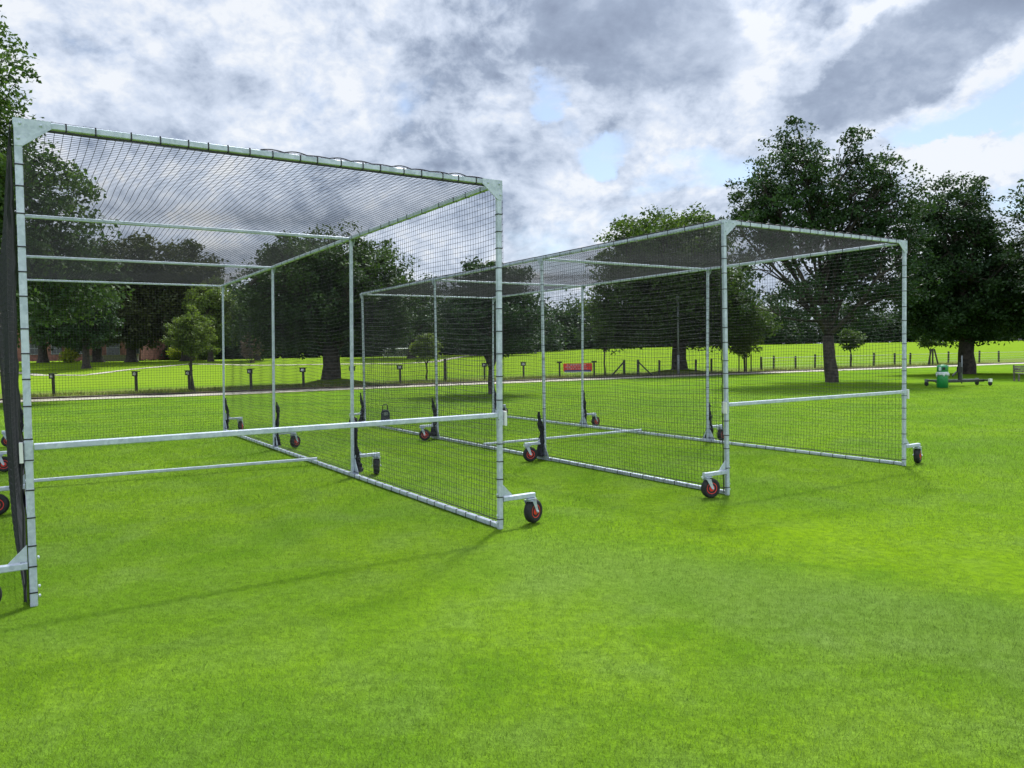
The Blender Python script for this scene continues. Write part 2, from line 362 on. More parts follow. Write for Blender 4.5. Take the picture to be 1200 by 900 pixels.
def leaves(centres, per, size, cr, r, flat=.55, droop=0.0):
    n = len(centres)*per; idx = np.repeat(np.arange(len(centres)), per)
    csz = (.6+.8*r.random(len(centres)))[idx]
    off = r.normal(size=(n, 3)); off *= np.minimum(1, 1.7/np.linalg.norm(off, axis=1))[:, None]*.55; off *= (cr*csz)[:, None]; off[:, 2] *= flat
    off[:, 2] -= droop*np.hypot(off[:, 0], off[:, 1])
    P = centres[idx] + off
    nr = r.normal(size=(n, 3))*.75; nr[:, 2] += .8; nr /= np.linalg.norm(nr, axis=1)[:, None]
    a = r.normal(size=(n, 3)); a[:, 2] -= .35; a -= nr*(a*nr).sum(1)[:, None]; a /= np.linalg.norm(a, axis=1)[:, None]
    b = np.cross(nr, a); L = size*(.6+.8*r.random(n))
    V = np.stack([P, P+a*(L*.5)[:, None]+b*(L*.3)[:, None]+nr*(L*.06)[:, None], P+a*L[:, None], P+a*(L*.5)[:, None]-b*(L*.3)[:, None]+nr*(L*.06)[:, None]], 1).reshape(-1, 3)
    tint = np.clip(r.random(len(centres))[idx]*.6 + r.random(n)*.4, 0, 1)
    return V, np.arange(4*n).reshape(-1, 4), tint
def curve(a, b, r, n=5, sag=0.12, bow=.0):
    a, b = Vector(a), Vector(b); L = (b-a).length; pts = []
    w = Vector(r.normal(size=3))*L*sag
    for i in range(n+1):
        t = i/n; pts.append(a.lerp(b, t) + w*math.sin(math.pi*t) + Vector((0, 0, bow*L*math.sin(math.pi*t))))
    return pts
def tree(name, label, x, y, blobs, trunk_r, fork, leafm, nclump, per, size, cr, seed, cat='tree', group=None, nlimb=6, lean=(0, 0), flare=1.7, flat=.55, droop=0.0, hide_inner=0, shell=.62, mound=0, twig=True):
    r = np.random.default_rng(seed); z0 = Tz(x, y); root = empty(name, (x, y, z0)); tag(root, label, cat, group)
    cen = sample_blobs(blobs, nclump, r, shell)
    tb = MB(); top = Vector((lean[0], lean[1], fork)); zs = max(b[2] for b in blobs)
    # trunk with root flare, running on as a leader
    mid = Vector((lean[0]*.4+.05*r.normal(), lean[1]*.4, fork*.5))
    tb.tube([(0, 0, -.15), (0, 0, .05), (lean[0]*.1, lean[1]*.1, fork*.18), mid, top], [trunk_r*flare, trunk_r*flare*.85, trunk_r*1.1, trunk_r*.95, trunk_r*.88], 14)
    bc = np.array(blobs)[:, :3]
    # primary limbs aim at cluster centroids
    c = cen[r.choice(len(cen), nlimb, replace=False)].copy()
    for _ in range(8):
        lab = np.argmin(((cen[:, None]-c[None])**2).sum(2), 1)
        for k in range(nlimb):
            if (lab == k).any(): c[k] = cen[lab == k].mean(0)
    for k in range(nlimb):
        tgt = Vector(c[k]); st = top - Vector((0, 0, fork*.12*r.random()))
        if tgt.z > fork + 2.5: st = top
        L = (tgt-st).length; pr = curve(st, tgt, r, 6, .06, .06)
        tb.tube(pr, [trunk_r*(.62 if nlimb < 10 else .42)*(1-i/7.5) for i in range(7)], 9)
        mem = np.where(lab == k)[0]
        if len(mem) == 0: continue
        m2 = min(7, max(2, len(mem)//9)); c2 = cen[r.choice(mem, m2, replace=False)].copy()
        for _ in range(4):
            l2 = np.argmin(((cen[mem][:, None]-c2[None])**2).sum(2), 1)
            for j in range(m2):
                if (l2 == j).any(): c2[j] = cen[mem][l2 == j].mean(0)
        for j in range(m2):
            s_i = 2 + int(r.random()*4); s2 = pr[s_i]; p2 = curve(s2, c2[j], r, 4, .08, .05)
            tb.tube(p2, [trunk_r*.26*(1-i/6.0) for i in range(5)], 6, cap=False)
            if twig:
                for q_ in mem[l2 == j]:
                    if r.random() < .75: tb.tube(curve(p2[2+int(r.random()*2)], cen[q_], r, 2, .08), [trunk_r*.09, trunk_r*.06, trunk_r*.03], 4, cap=False)
    tb.build('trunk', M['bark'], root, smooth=True)
    V, F, ti = leaves(cen, per, size, cr, r, flat, droop)
    arr_mesh('crown', V, F, LM[leafm], root, ti)
    return root
ALT = 'trees along the path'
tree('tree', 'tall ash-like tree with bright leaves at the left edge behind the nearest cage', -21.8, 28, [(.1, 0, 11.6, 3.7, 3.4, 4.7), (1.5, 0, 7.4, 4.7, 4, 2.6), (2.1, -.3, 4.6, 4.9, 3.8, 2.1), (-3, 1, 7, 4, 4, 4)], .34, 2.6, 'ash', 1300, 110, .17, .70, 1, droop=.35, nlimb=7)
tree('tree', 'broad dark oak seen through the nearest cage with a thick trunk on a grass mound', -9.8, 41, [(-.3, 0, 5.0, 4.9, 4.4, 2.8), (-.2, 0, 6.3, 3.4, 3.4, 2.1), (-1.9, 0, 3.2, 3.2, 3, 1.5), (2.5, 0, 3.4, 2.6, 2.8, 1.5)], .50, 2.0, 'oak', 820, 100, .17, .66, 2, nlimb=7, flare=1.45)
tree('tree', 'small dark round tree whose forked trunk hides behind the front post of the nearest cage', -.8, 29.3, [(-.1, 0, 2.9, 2.2, 2.1, 1.35), (.1, 0, 4.1, 1.5, 1.5, 1.1)], .12, 1.0, 'dark', 320, 95, .13, .38, 3, nlimb=7, flare=1.3)
tree('tree', 'wide green chestnut with drooping skirt behind the lamp post', 11.1, 50, [(-.5, 0, 5.6, 5.8, 4.8, 3.2), (-.7, 0, 8.2, 4.4, 3.8, 2.7), (-2.6, 0, 3.5, 3.6, 3.4, 1.7), (3.0, 0, 3.5, 3.1, 3.2, 1.7)], .50, 2.2, 'mid', 950, 95, .22, .78, 4, droop=.25, nlimb=8, flare=1.6)
tree('tree', 'tallest dark tree with two peaks and sky showing through its limbs', 14.4, 34, [(-1.75, 0, 8.5, 2.2, 2.2, 3.0), (-1.5, 0, 10.6, .9, 1, 1.1), (1.3, 0, 8.3, 1.6, 2.0, 2.9), (1.1, 0, 10.4, .7, .8, 1.0), (2.5, 0, 7.2, 1.8, 2.0, 2.4), (-2.9, 0, 7.2, 2.3, 2.2, 2.6), (2.2, 0, 5.4, 2.3, 2.3, 2.5), (0, .5, 3.9, 3.8, 2.6, 1.6), (0, .3, 6.2, 2.6, 2.2, 2.2)], .27, 2.1, 'dark', 740, 70, .15, .46, 5, lean=(-.18, 0), nlimb=13, flare=1.25, shell=.5)
tree('tree', 'dark conical lime tree behind the green litter bin', 24.7, 41, [(-.1, 0, 5.3, 3.7, 3.3, 2.8), (-.8, 0, 8.3, 2.2, 2.4, 2.6), (-.2, 0, 3.1, 3.5, 3.2, 1.3), (1.8, 0, 4.8, 3.0, 2.8, 2.6), (-1.7, 0, 4.6, 2.4, 2.6, 2.2)], .40, 2.2, 'dark', 860, 90, .17, .62, 6, nlimb=8, flare=1.3, droop=.2)
tree('tree', 'dark tree cut off by the right edge of the picture', 28.6, 36, [(0.2, 0, 7.9, 4.2, 3.8, 3.8), (-1.3, 0, 4.2, 3.2, 3.2, 1.7)], .36, 2.2, 'dark', 640, 85, .17, .66, 7, nlimb=7)
# young trees
tree('sapling', 'young staked tree with a rounded light crown seen through the left of the nearest cage', -14.4, 34, [(-.05, 0, 2.55, .98, .9, 1.0), (-.1, 0, 3.2, .6, .6, .6)], .045, 1.3, 'light', 120, 60, .11, .26, 11, cat='young tree', nlimb=5, flare=1.2)
tree('sapling', 'small staked sapling standing between fence posts right of the big two peaked tree trunk', 26, 58, [(0, 0, 2.2, .9, .8, .75)], .045, 1.3, 'mid', 50, 45, .17, .32, 12, cat='young tree', nlimb=4, flare=1.2)
tree('sapling', 'tiny sapling with one long sideways branch left of the litter bin', 34.3, 62, [(-.3, 0, 1.95, .75, .6, .5), (.8, 0, 1.75, .9, .2, .08)], .05, 1.2, 'mid', 46, 40, .17, .26, 13, cat='young tree', nlimb=4, flare=1.2)
tree('sapling', 'thin dark young tree right of the red banner', 5.8, 47, [(-.1, 0, 2.6, .5, .5, .9)], .05, 1.6, 'mid', 40, 40, .16, .26, 14, cat='young tree', nlimb=4, flare=1.2)
tree('sapling', 'bushy young tree with three stakes beside the front post of the far cage', 15.4, 50, [(-.1, 0, 2.1, 1.15, 1, .95)], .05, .9, 'light', 90, 50, .15, .3, 15, cat='young tree', nlimb=5, flare=1.2)
tree('sapling', 'short pale green young tree left of the small dark round tree', -5.2, 46, [(0, 0, 2.0, .8, .8, .8)], .05, 1.0, 'light', 60, 45, .15, .28, 16, cat='young tree', nlimb=4, flare=1.2)
# trees round the house
BG = 'trees in front of the brick house'
dl = ['dark domed tree nearest the house gable', 'tallest of the domed trees before the brick house', 'rightmost domed tree with bronze tinted top before the house']
for i, (x, y, h, w) in enumerate(((-44.8, 82, 13.6, 3.6), (-40.2, 80, 14.0, 4.0), (-34.8, 81, 13.6, 4.0))):
    tree('tree', dl[i], x, y, [(0, 0, h*.68, w, w, h*.27), (0, 0, h*.38, w*.98, w*.9, h*.2), ((-1, .6, .8)[i], -.5, 2.9, w*.8, w*.7, 1.5)], .5, 1.6, 'bronze' if i != 0 else 'oak', 420, 60, .34, .95, 20+i, group=BG, nlimb=5, twig=False)
tree('tree', 'low dark tree with a pale stem left of the house gable', -38.8, 69, [(0, 0, 5.2, 2.8, 3, 3.2), (-2.5, 0, 4.2, 2.4, 2, 2.2)], .3, 2.2, 'dark', 320, 60, .28, .8, 24, group=BG, nlimb=5, twig=False)
tree('tree', 'dark tree filling the gap left of the house gable', -52, 84, [(0, 0, 7.0, 5.0, 4, 4.8), (2.5, 0, 3.4, 3.0, 3, 1.6)], .45, 3, 'dark', 380, 60, .34, 1.0, 25, group=BG, nlimb=5, twig=False)
tree('tree', 'pale yellow green tree behind the staked young tree', -31.0, 78, [(0, 0, 6.0, 2.4, 2.4, 2.4), (.8, 0, 3.4, 2.4, 2.4, 1.9)], .25, 2, 'light', 230, 60, .26, .7, 26, group=BG, nlimb=5, twig=False)
tree('tree', 'lighter bushy tree between the pale tree and the broad oak', -26.5, 79, [(0, 0, 4.4, 2.6, 2.4, 2.8)], .25, 1.6, 'mid', 200, 60, .26, .7, 27, group=BG, nlimb=5, twig=False)
tree('tree', 'dark rounded tree right of the broad oak behind the small white goal', -10.3, 78, [(0, 0, 5.0, 3.9, 3.4, 3.4), (-2.8, 1, 3.5, 3, 3, 2.2)], .35, 2, 'oak', 320, 60, .28, .85, 28, nlimb=5, twig=False)
tree('tree', 'dark tree behind the rear corner of the far cage', -4.2, 84, [(0, 0, 4.2, 4, 3.4, 3.2), (4, 0, 3.2, 3, 3, 2.4)], .35, 2, 'dark', 320, 60, .28, .85, 29, nlimb=5, twig=False)
# shrubs
def shrub(name, label, x, y, rx, h, lm, n, size, seed, cat='shrub', group=None):
    r = np.random.default_rng(seed); z = Tz(x, y); root = empty(name, (x, y, z)); tag(root, label, cat, group)
    cen = sample_blobs([(0, 0, h*.5, rx, rx*.8, h*.5)], n, r); cen[:, 2] = np.abs(cen[:, 2])
    V, F, ti = leaves(cen, 45, size, rx*.28, r, .8); arr_mesh('foliage', V, F, LM[lm], root, ti)
    sb = MB()
    for k in range(7): sb.tube(curve((0, 0, -.05), cen[k*3 % len(cen)], r, 3), [.03, .02, .015, .01], 5)
    sb.build('stem', M['bark'], root)
    return root
shrub('shrub', 'bright yellow shrub left of the brick gable', -46.8, 80, .95, 1.5, 'yellow', 60, .18, 31)
shrub('shrub', 'yellow green shrub right of the house under the domed trees', -37.5, 86, 1.5, 1.9, 'yellow', 70, .2, 32)
shrub('shrub', 'dusty pink shrub beside the yellow green shrub', -36.8, 88, 1.8, 3.4, 'pink', 80, .22, 33)
shrub('shrub', 'pale green shrub under the staked young tree', -34.0, 84, 1.5, 2.0, 'light', 70, .2, 34)
shrub('shrub', 'light shrub with whitish leaves left of the broad oak', -25.5, 74, 1.0, 3.0, 'pink', 60, .2, 35)

# far woodland: one mass
def woodland():
    r = np.random.default_rng(77); V = []; F = []; TI = []; k = 0; tb = MB()
    line = [(-75, 100, 14), (-60, 112, 14), (-48, 106, 10.5), (-40, 104, 10), (-33, 103, 10.5), (-27, 106, 10), (-21, 108, 8.5), (-15, 110, 9), (-9, 112, 9), (-3, 120, 9), (2, 135, 9), (7, 148, 9), (13, 152, 9.2), (20, 155, 9.4), (28, 160, 9.6), (36, 165, 10), (44, 169, 10.5), (52, 171, 10), (60, 172, 10.5), (68, 173, 10), (76, 173, 10), (84, 172, 9.5), (92, 170, 9), (100, 168, 8.5), (108, 166, 8), (117, 164, 8), (127, 162, 8.5), (138, 160, 9), (150, 158, 9)]
    for (x, y, h) in line:
        for rep in range(2):
            xx = x+r.normal()*1.5; yy = y+rep*5+r.normal()*1.0; hh = h*(.85+.3*r.random())*(1.05 if rep else .9); w = 5.0+r.random()*1.5
            cen = sample_blobs([(0, 0, hh*.55, w, w*.8, hh*.45), (0, 0, hh*.25, w*1.05, w*.9, hh*.25)], 120, r)
            cen[:, 2] = np.maximum(cen[:, 2], .2); cen = np.concatenate([cen, np.stack([(r.random(30)*2-1)*6, -w*.5+r.random(30)*2, .3+r.random(30)*1.6], 1)])
            v, f, ti = leaves(cen, 26, .62, 1.5, r, .7); v += np.array([xx, yy, Tz(xx, yy)])
            V.append(v); F.append(f+k); TI.append(ti); k += len(v)
    o = arr_mesh('woodland', np.concatenate(V), np.concatenate(F), LM['dark'], attr=np.concatenate(TI))
    tag(o, 'far off dark belt of woodland closing the playing field', 'woodland', kind='stuff')
woodland()

# grass mounds round two trunks
def mound(x, y, rx, ry, h, dx=0):
    b = MB(); n = 20; pr = [(1, -.02), (.8, .12), (.55, .5), (.25, .9), (.02, 1)]
    vs = []; fs = []; z = Tz(x, y)
    for (f, hh) in pr:
        for j in range(n):
            a = 2*math.pi*j/n; w = 1+.12*math.sin(3*a+x); vs.append((x+dx*f+rx*f*w*math.cos(a), y+ry*f*w*math.sin(a), z+h*hh))
    for i in range(len(pr)-1):
        for j in range(n): fs.append((i*n+j, i*n+(j+1) % n, (i+1)*n+(j+1) % n, (i+1)*n+j))
    b.add(vs, fs); return tag(b.build('mound', g.data.materials[0], smooth=True), kind='structure')
mound(-9.7, 40.9, 2.4, 1.5, .33, .3)
mound(11.1, 49.9, 3.0, 1.8, .30, .2)

# ---------------------------------------------------------------- house
def house():
    x0, x1, y0, y1 = -62.0, -46.5, 95.0, 103.0; z = 1.6
    h = empty('brick_house', ((x0+x1)/2, y0, z)); tag(h, 'red brick house with white framed windows half hidden behind the domed trees', 'house'); ox, oy = (x0+x1)/2, y0
    b = MB(); b.box((0, 4, 2.5), (7.75, 4, 2.6)); wl = b.build('wall', M['brick'], h)
    gb = MB(); gb.box((5.1, -.75, 2.0), (1.5, .75, 2.1)); gb.prism([(3.6, -.75, 4.1), (6.6, -.75, 4.1), (5.1, -.75, 5.4)], (0, 1.5, 0)); gb.build('gable_wing', M['brick'], h)
    rf = MB()
    rf.prism([(0, -.5, 5.1), (0, 8.5, 5.1), (0, 4, 8.3)], (16.4, 0, 0)); r_ = rf.build('roof', M['roof'], h)
    cb = MB(); cb.box((-3, 4, 8.4), (.5, .4, 1.1)); cb.build('chimney', M['brick'], r_)
    for (x, y, zz, w, hh) in ((-5.5, 0, 1.5, .6, .7), (-2.8, 0, 1.5, .6, .7), (.2, 0, 1.5, .6, .7), (5.1, -1.5, 1.45, .75, .95), (7.2, 0, 1.5, .35, .8), (-5.5, 0, 4, .6, .6), (-1, 0, 4, .6, .6), (2.2, 0, 4, .6, .6)):
        f = MB(); f.box((x, y-.03, zz), (w+.06, .06, hh+.06)); fo = f.build('window', M['galvgrey'], h)
        pn = MB()
        for sx_ in (-1, 1):
            for sz in (-1, 1): pn.box((x+sx_*w*.5, y-.1, zz+sz*hh*.5), (w*.45, .012, hh*.45))
        pn.build('pane', M['window'], fo)
    d = MB(); d.box((2.6, -.03, 1.1), (.5, .06, 1.1)); dd = d.build('door', M['black_timber'], h); k = MB(); k.box((2.95, -.11, 1.05), (.05, .03, .05)); k.build('handle', M['galvgrey'], dd)
    w = MB(); w.box((0, 0, .35), (3.3, .15, .35)); w.box((0, 0, .73), (3.4, .19, .03)); o = w.build('garden_wall', M['grey_timber'])
    o.location = (-48.2, 91, Tz(-48.2, 91)); tag(o, 'low pale garden wall in front of the brick gable', 'wall')
house()

# ---------------------------------------------------------------- posts with number boards
def text_mesh(s, size, m, parent, loc, rot, name='number'):
    cu = bpy.data.curves.new(name, 'FONT'); cu.body = s; cu.size = size; cu.align_x = 'CENTER'; cu.align_y = 'CENTER'; cu.extrude = .003; cu.offset = .006
    o = bpy.data.objects.new(name+'_src', cu); C.objects.link(o); dg = bpy.context.evaluated_depsgraph_get(); dg.update()
    me = bpy.data.meshes.new_from_object(o.evaluated_get(dg)); bpy.data.objects.remove(o); me.materials.clear()
    r_ = link(name, me, m, parent); r_.location = loc; r_.rotation_euler = rot; return r_
posts = [(-19.6, 32.3, '44', 'weathered post with number 44 board, leftmost beside the path'), (-17.2, 34.6, '43', 'weathered post with number 43 board, second from the left'),
         (-14.9, 34.9, '42', 'post with number 42 board standing next to the staked young tree'), (-12.5, 36.2, '41', 'number post right of the staked young tree'),
         (-10.35, 37.5, '40', 'number post just left of the thick oak trunk'), (-8.2, 38.9, '39', 'number post right of the thick oak trunk'), (-6.0, 40.6, '38', 'number post seen through the rear bay of the far cage'),
         (-1.6, 44.4, '36', 'number post left of the small round tree trunk'), (.7, 45.2, '35', 'number post left of the red banner')]
pb = MB(); pb.sq((0, 0, -.1), (0, 0, .82), .10, up=(0, 1, 0)); hb = MB(); hb.box((0, -.055, .86), (.15, .03, .10)); hb.box((0, .0, .975), (.17, .10, .015))
p0 = None
for x, y, num, lab in posts:
    o = empty('number_post', (x, y, Tz(x, y)), R(25)*(-1 if x < -12 else -.3))
    if p0 is None: pa = pb.build('post', M['timber'], o); pc = hb.build('board', M['black_timber'], o); p0 = (pa.data, pc.data)
    else:
        for nm, me in zip(('post', 'board'), p0):
            c = bpy.data.objects.new(nm, me); C.objects.link(c); c.parent = o
    bd = [c for c in o.children if c.name.startswith('board')][0]
    text_mesh(num, .17, M['white'], bd, (0, -.09, .86), (R(90), 0, 0))
    tag(o, lab, 'number post', 'number posts along the path')
# plain stake where the sapling stands
def stake(x, y, h, lab, m='timber', w=.09, name='stake', cat='stake', group=None):
    b = MB(); b.sq((0, 0, -.1), (0, 0, h), w, up=(0, 1, 0)); b.lathe([(w*.7, h), (w*.55, h+.03), (w*.1, h+.05)], n=8); o = b.build(name, M[m]); o.location = (x, y, Tz(x, y)); return tag(o, lab, cat, group)
stake(-3.75, 42.6, 1.25, 'thick brown stake left of the small round tree', w=.16)
o = stake(-14.25, 33.9, 1.3, 'leaning stake supporting the young tree behind the left of the nearest cage', w=.07); o.rotation_euler = (0, R(-8), 0)
for i, x in enumerate((15.0, 15.4, 15.8)): stake(x, 49.6 if i == 1 else 49.9, 1.15, ['left', 'middle', 'right'][i]+' of the three stakes round the bushy young tree', w=.07)
for i, (dx, ry) in enumerate(((-.35, 10), (.0, 0), (.45, -14))):
    o = stake(34.3+dx, 61.6, 1.3, ['left sloping', 'upright middle', 'right sloping'][i]+' stake at the foot of the tiny sapling', w=.1); o.rotation_euler = (0, R(ry), 0)

# braced gate posts
for sgn, x, lab in ((-1, 6.9, 'black gate post braced to the left'), (1, 7.75, 'black gate post braced to the right')):
    o = empty('gate_post', (x, 46.4, Tz(x, 46.4))); tag(o, lab, 'gate post', 'black gate posts by the path')
    b = MB(); b.sq((0, 0, -.1), (0, 0, .95), .14, up=(0, 1, 0)); b.lathe([(.09, .95), (.05, 1.0), (.01, 1.01)], n=8); b.build('post', M['black_timber'], o)
    b = MB(); b.sq((sgn*.05, 0, .84), (sgn*.85, -.2, 0), .08); b.build('brace', M['black_timber'], o)

# banner on two posts
o = empty('banner_stand', (3.95, 45.9, 0)); tag(o, 'red sponsor banner with pale lettering hung between two short black posts', 'banner')
for s in (-1, 1):
    b = MB(); b.sq((s*1.05, 0, -.1), (s*1.05, 0, .88), .10, up=(0, 1, 0)); b.box((s*1.05, 0, .93), (.15, .09, .05)); b.build('post', M['black_timber'], o)
b = MB(); b.box((.05, -.07, .61), (.87, .008, .235)); bn = b.build('sheet', M['banner'], o)
b = MB(); b.box((.05, -.083, .40), (.80, .003, .05)); b.build('blue_strip', M['blue'], bn)
b = MB(); b.box((.05, -.07, .335), (.82, .006, .03)); b.build('white_strip', M['white'], bn)
rr = np.random.default_rng(4); pale = mat('pale_print', (.62, .38, .38), .6)
for z, h, x0, x1 in ((.76, .035, -.62, .60), (.63, .025, -.70, .62), (.52, .02, -.6, .55)):
    x = x0
    while x < x1:
        w = .035+.04*rr.random(); MB().box((x+w, -.082, z), (w, .002, h)).build('letter', pale, bn); x += 2*w+.035+.02*rr.random()

# post and wire fence on the right
fp = [(9.3, 47.7, .9), (11.9, 48.9, .9), (13.6, 51.5, .9), (16.4, 53.2, .95), (17.9, 54.2, .95), (19.4, 56.0, 1.0), (21.4, 57.0, .95), (23.5, 58.6, 1.05), (26.9, 60.0, 1.0), (29.5, 61.6, 1.05), (31.6, 62.4, 1.0), (33.3, 63.2, 1.0), (38.0, 65.8, 1.05), (41.8, 67.6, 1.05), (44.2, 68.6, 1.0), (48.0, 70.4, 1.05), (51.5, 72.2, 1.0), (55.5, 74.0, 1.0)]
o = empty('wire_fence', (fp[0][0], fp[0][1], 0)); tag(o, 'low timber post and wire fence running along the far side of the path', 'fence'); ox, oy = fp[0][:2]
for x, y, h in fp:
    b = MB(); z = Tz(x, y); b.sq((x-ox, y-oy, z-.1), (x-ox+.03*random.uniform(-1, 1), y-oy, z+h), .12, up=(0, 1, 0)); b.lathe([(.07, z+h), (.04, z+h+.03), (.01, z+h+.04)], c=(x-ox, y-oy, 0), n=8); b.build('post', M['timber'], o)
for hh, rad in ((.88, .016), (.66, .006), (.45, .006), (.24, .006)):
    b = MB(); b.tube([(x-ox, y-oy-.08, Tz(x, y)+hh) for x, y, h in fp[4:]], rad, 5); b.build('wire', M['rope'], o)
b = MB()
for (x, y, _), (x2, y2, _) in zip(fp[4:], fp[5:]):
    n = int(math.hypot(x2-x, y2-y)/.15)
    for i in range(1, n):
        t = i/n; xx, yy = x+(x2-x)*t, y+(y2-y)*t; b.tube([(xx-ox, yy-oy-.08, Tz(xx, yy)+.02), (xx-ox, yy-oy-.08, Tz(xx, yy)+.88)], .003, 3, cap=False)
b.build('wire_mesh', M['rope'], o)
b = MB(); b.sq((0, 0, -.1), (0, 0, 1.75), .2, up=(0, 1, 0)); b.box((0, 0, 1.78), (.14, .14, .03)); o = b.build('tall_post', M['galvgrey']); o.location = (40.1, 66.6, Tz(40.1, 66.6)); tag(o, 'tall grey square post in the wire fence right of the lime trunk', 'post')

# lamp post
o = empty('lamp_post', (10.25, 46.5, Tz(10.25, 46.5))); tag(o, 'slim grey lamp post in front of the green chestnut', 'lamp post')
MB().tube([(0, 0, -.1), (0, 0, 1.25)], .075, 12).build('base', M['galvgrey'], o, True); MB().tube([(0, 0, 1.25), (0, 0, 4.5)], .045, 12).build('pole', M['galvgrey'], o, True)
b = MB(); b.lathe([(.05, 4.5), (.07, 4.53), (.13, 4.58), (.2, 4.78), (.21, 4.8), (.02, 4.9)], n=16); b.build('lantern', M['galvgrey'], o, True)

# goals
def goal(x, y, w, h, d, lab, rz):
    o = empty('goal', (x, y, Tz(x, y)), rz); tag(o, lab, 'football goal')
    for s in (-1, 1): MB().tube([(s*w/2, 0, 0), (s*w/2, 0, h)], .06, 8).build('upright', M['white'], o, True)
    MB().tube([(-w/2-.06, 0, h), (w/2+.06, 0, h)], .06, 8).build('crossbar', M['white'], o, True)
    b = MB()
    for s in (-1, 1): b.tube([(s*w/2, 0, h), (s*w/2, d*.4, h), (s*w/2, d, 0), (s*w/2, 0, 0)], .03, 6)
    b.tube([(-w/2, d, 0), (w/2, d, 0)], .03, 6); b.build('back_frame', M['white'], o)
    nb = MB()
    for i in range(1, int(w/.25)): xx = -w/2+i*.25; nb.tube([(xx, 0, h), (xx, d*.4, h), (xx, d, 0)], .006, 3, cap=False)
    for i in range(1, 8): t = i/8; nb.tube([(-w/2, d*.4+d*.6*t, h*(1-t)), (w/2, d*.4+d*.6*t, h*(1-t))], .006, 3, cap=False)
    nb.build('net', M['white'], o)
goal(5.0, 140, 2.9, 1.6, 1.0, 'small white football goal on the far field behind the far cage', R(-12))
goal(-13.6, 90, 3.3, .95, .7, 'low white football goal in front of the far trees right of the oak', R(5))

# litter bin
o = empty('litter_bin', (16.3, 28.6, Tz(16.3, 28.6)), R(-28)); tag(o, 'round green litter bin with a white bag rim on the lawn by the lime tree', 'litter bin')
MB().lathe([(.20, 0), (.225, .02), (.225, .50), (.215, .52)], n=28).build('body', M['green'], o, True)
b = MB(); b.lathe([(.205, .5), (.232, .53), (.238, .60), (.225, .64)], n=28)
for k in range(9): a = k*.7; b.box((.232*math.cos(a), .232*math.sin(a), .53+.03*math.sin(5*a)), (.03, .03, .05), Matrix.Rotation(a, 3, 'Z'))
b.build('bag_rim', M['bag'], o, True)
hd = MB().lathe([(.212, .62), (.222, .64), (.222, .84), (.215, .86), (.17, .90), (.08, .925), (.01, .93)], n=28).build('hood', M['green'], o, True)
b = MB(); b.box((.04, -.212, .77), (.055, .02, .05)); b.build('aperture', M['tie'], hd)
b = MB(); b.box((-.10, -.196, .765), (.05, .012, .07), Matrix.Rotation(R(-27), 3, 'Z')); b.build('sticker', M['bag'], hd)
b = MB(); b.lathe([(.222, .84), (.232, .85), (.232, .87), (.215, .88)], n=28); b.build('lid_band', mat('pale_green_plastic', (.10, .42, .25), .45), hd, True)

o.scale = (.86, .86, .95)
# wheeled cover trolley
o = empty('cover_trolley', (17.55, 29.6, Tz(17.55, 29.6)), R(4)); tag(o, 'dark wheeled frame with an upright and a diagonal brace behind the litter bin', 'trolley')
MB().sq((-1.5, -.3, .22), (1.4, .1, .22), .11).build('base_beam', M['dark'], o)
MB().sq((-1.5, .5, .26), (1.4, .6, .26), .05).build('base_tube', M['galvgrey'], o)
MB().sq((0, 0, .2), (0, .05, 1.05), .13, up=(0, 1, 0)).build('upright', M['dark'], o)
MB().tube([(.14, .05, .1), (.14, .05, 1.35)], .03, 8).build('pole', M['galvgrey'], o, True)
MB().sq((-.48, -.1, .45), (-.02, 0, .75), .07).build('brace', M['dark'], o)
MB().box((-.08, -.08, .72), (.12, .05, .13)).build('bracket', M['tie'], o)
for s in (-1.45, 1.38):
    MB().sq((s, -.45, .24), (s, .65, .24), .07).build('cross_arm', M['dark'], o)
    for yy in (-.42, .6):
        MB().box((s, yy, .24), (.07, .07, .07)).build('wheel_bracket', M['white'] if s > 0 and yy < 0 else M['galvgrey'], o)
        MB().lathe([(.03, -.03), (.10, -.03), (.105, 0), (.10, .03), (.03, .03)], c=(s, yy, .105), axis=(.5, 1, 0), n=18).build('wheel', M['rubber'], o, True)

o.scale = (.74, .74, .88)
# bench
o = empty('bench', (22.35, 32.2, Tz(22.35, 32.2)), R(-8)); tag(o, 'grey slatted timber bench at the right edge behind the lawn', 'bench')
for i in range(4): MB().box((0, -.22+.1*i, .32), (.8, .042, .015)).build('seat_slat', M['grey_timber'], o)
for i in range(4): MB().box((0, .17+.012*i, .40+.075*i), (.8, .012, .03)).build('back_slat', M['grey_timber'], o)
for s in (-1, 1):
    b = MB(); b.sq((s*.78, -.2, -.03), (s*.78, -.2, .32), .06, up=(0, 1, 0)); b.build('leg', M['grey_timber'], o)
    b = MB(); b.sq((s*.78, .17, -.03), (s*.78, .23, .68), .06, up=(0, 1, 0)); b.build('leg', M['grey_timber'], o)
    MB().sq((s*.78, -.27, .50), (s*.78, .2, .50), .05).build('armrest', M['grey_timber'], o)

# black carry case with handle on the lawn behind the far cage
o = empty('equipment_case', (-3.12, 18.5, Tz(-3.12, 18.5)), R(8)); tag(o, 'small black case with a tall carry handle standing on the grass behind the cages', 'carry case')
b = MB(); b.prism([(-.105, 0, 0), (.105, 0, 0), (.105, 0, .19), (.07, 0, .25), (-.07, 0, .25), (-.105, 0, .19)], (0, .16, 0)); b.build('body', M['navy'], o)
MB().box((.015, -.083, .165), (.045, .004, .04)).build('label_plate', M['galvgrey'], o)
MB().tube([(-.06, 0, .24), (-.058, 0, .36), (-.04, 0, .385), (.04, 0, .385), (.058, 0, .36), (.06, 0, .24)], .011, 8).build('handle', M['tie'], o, True)

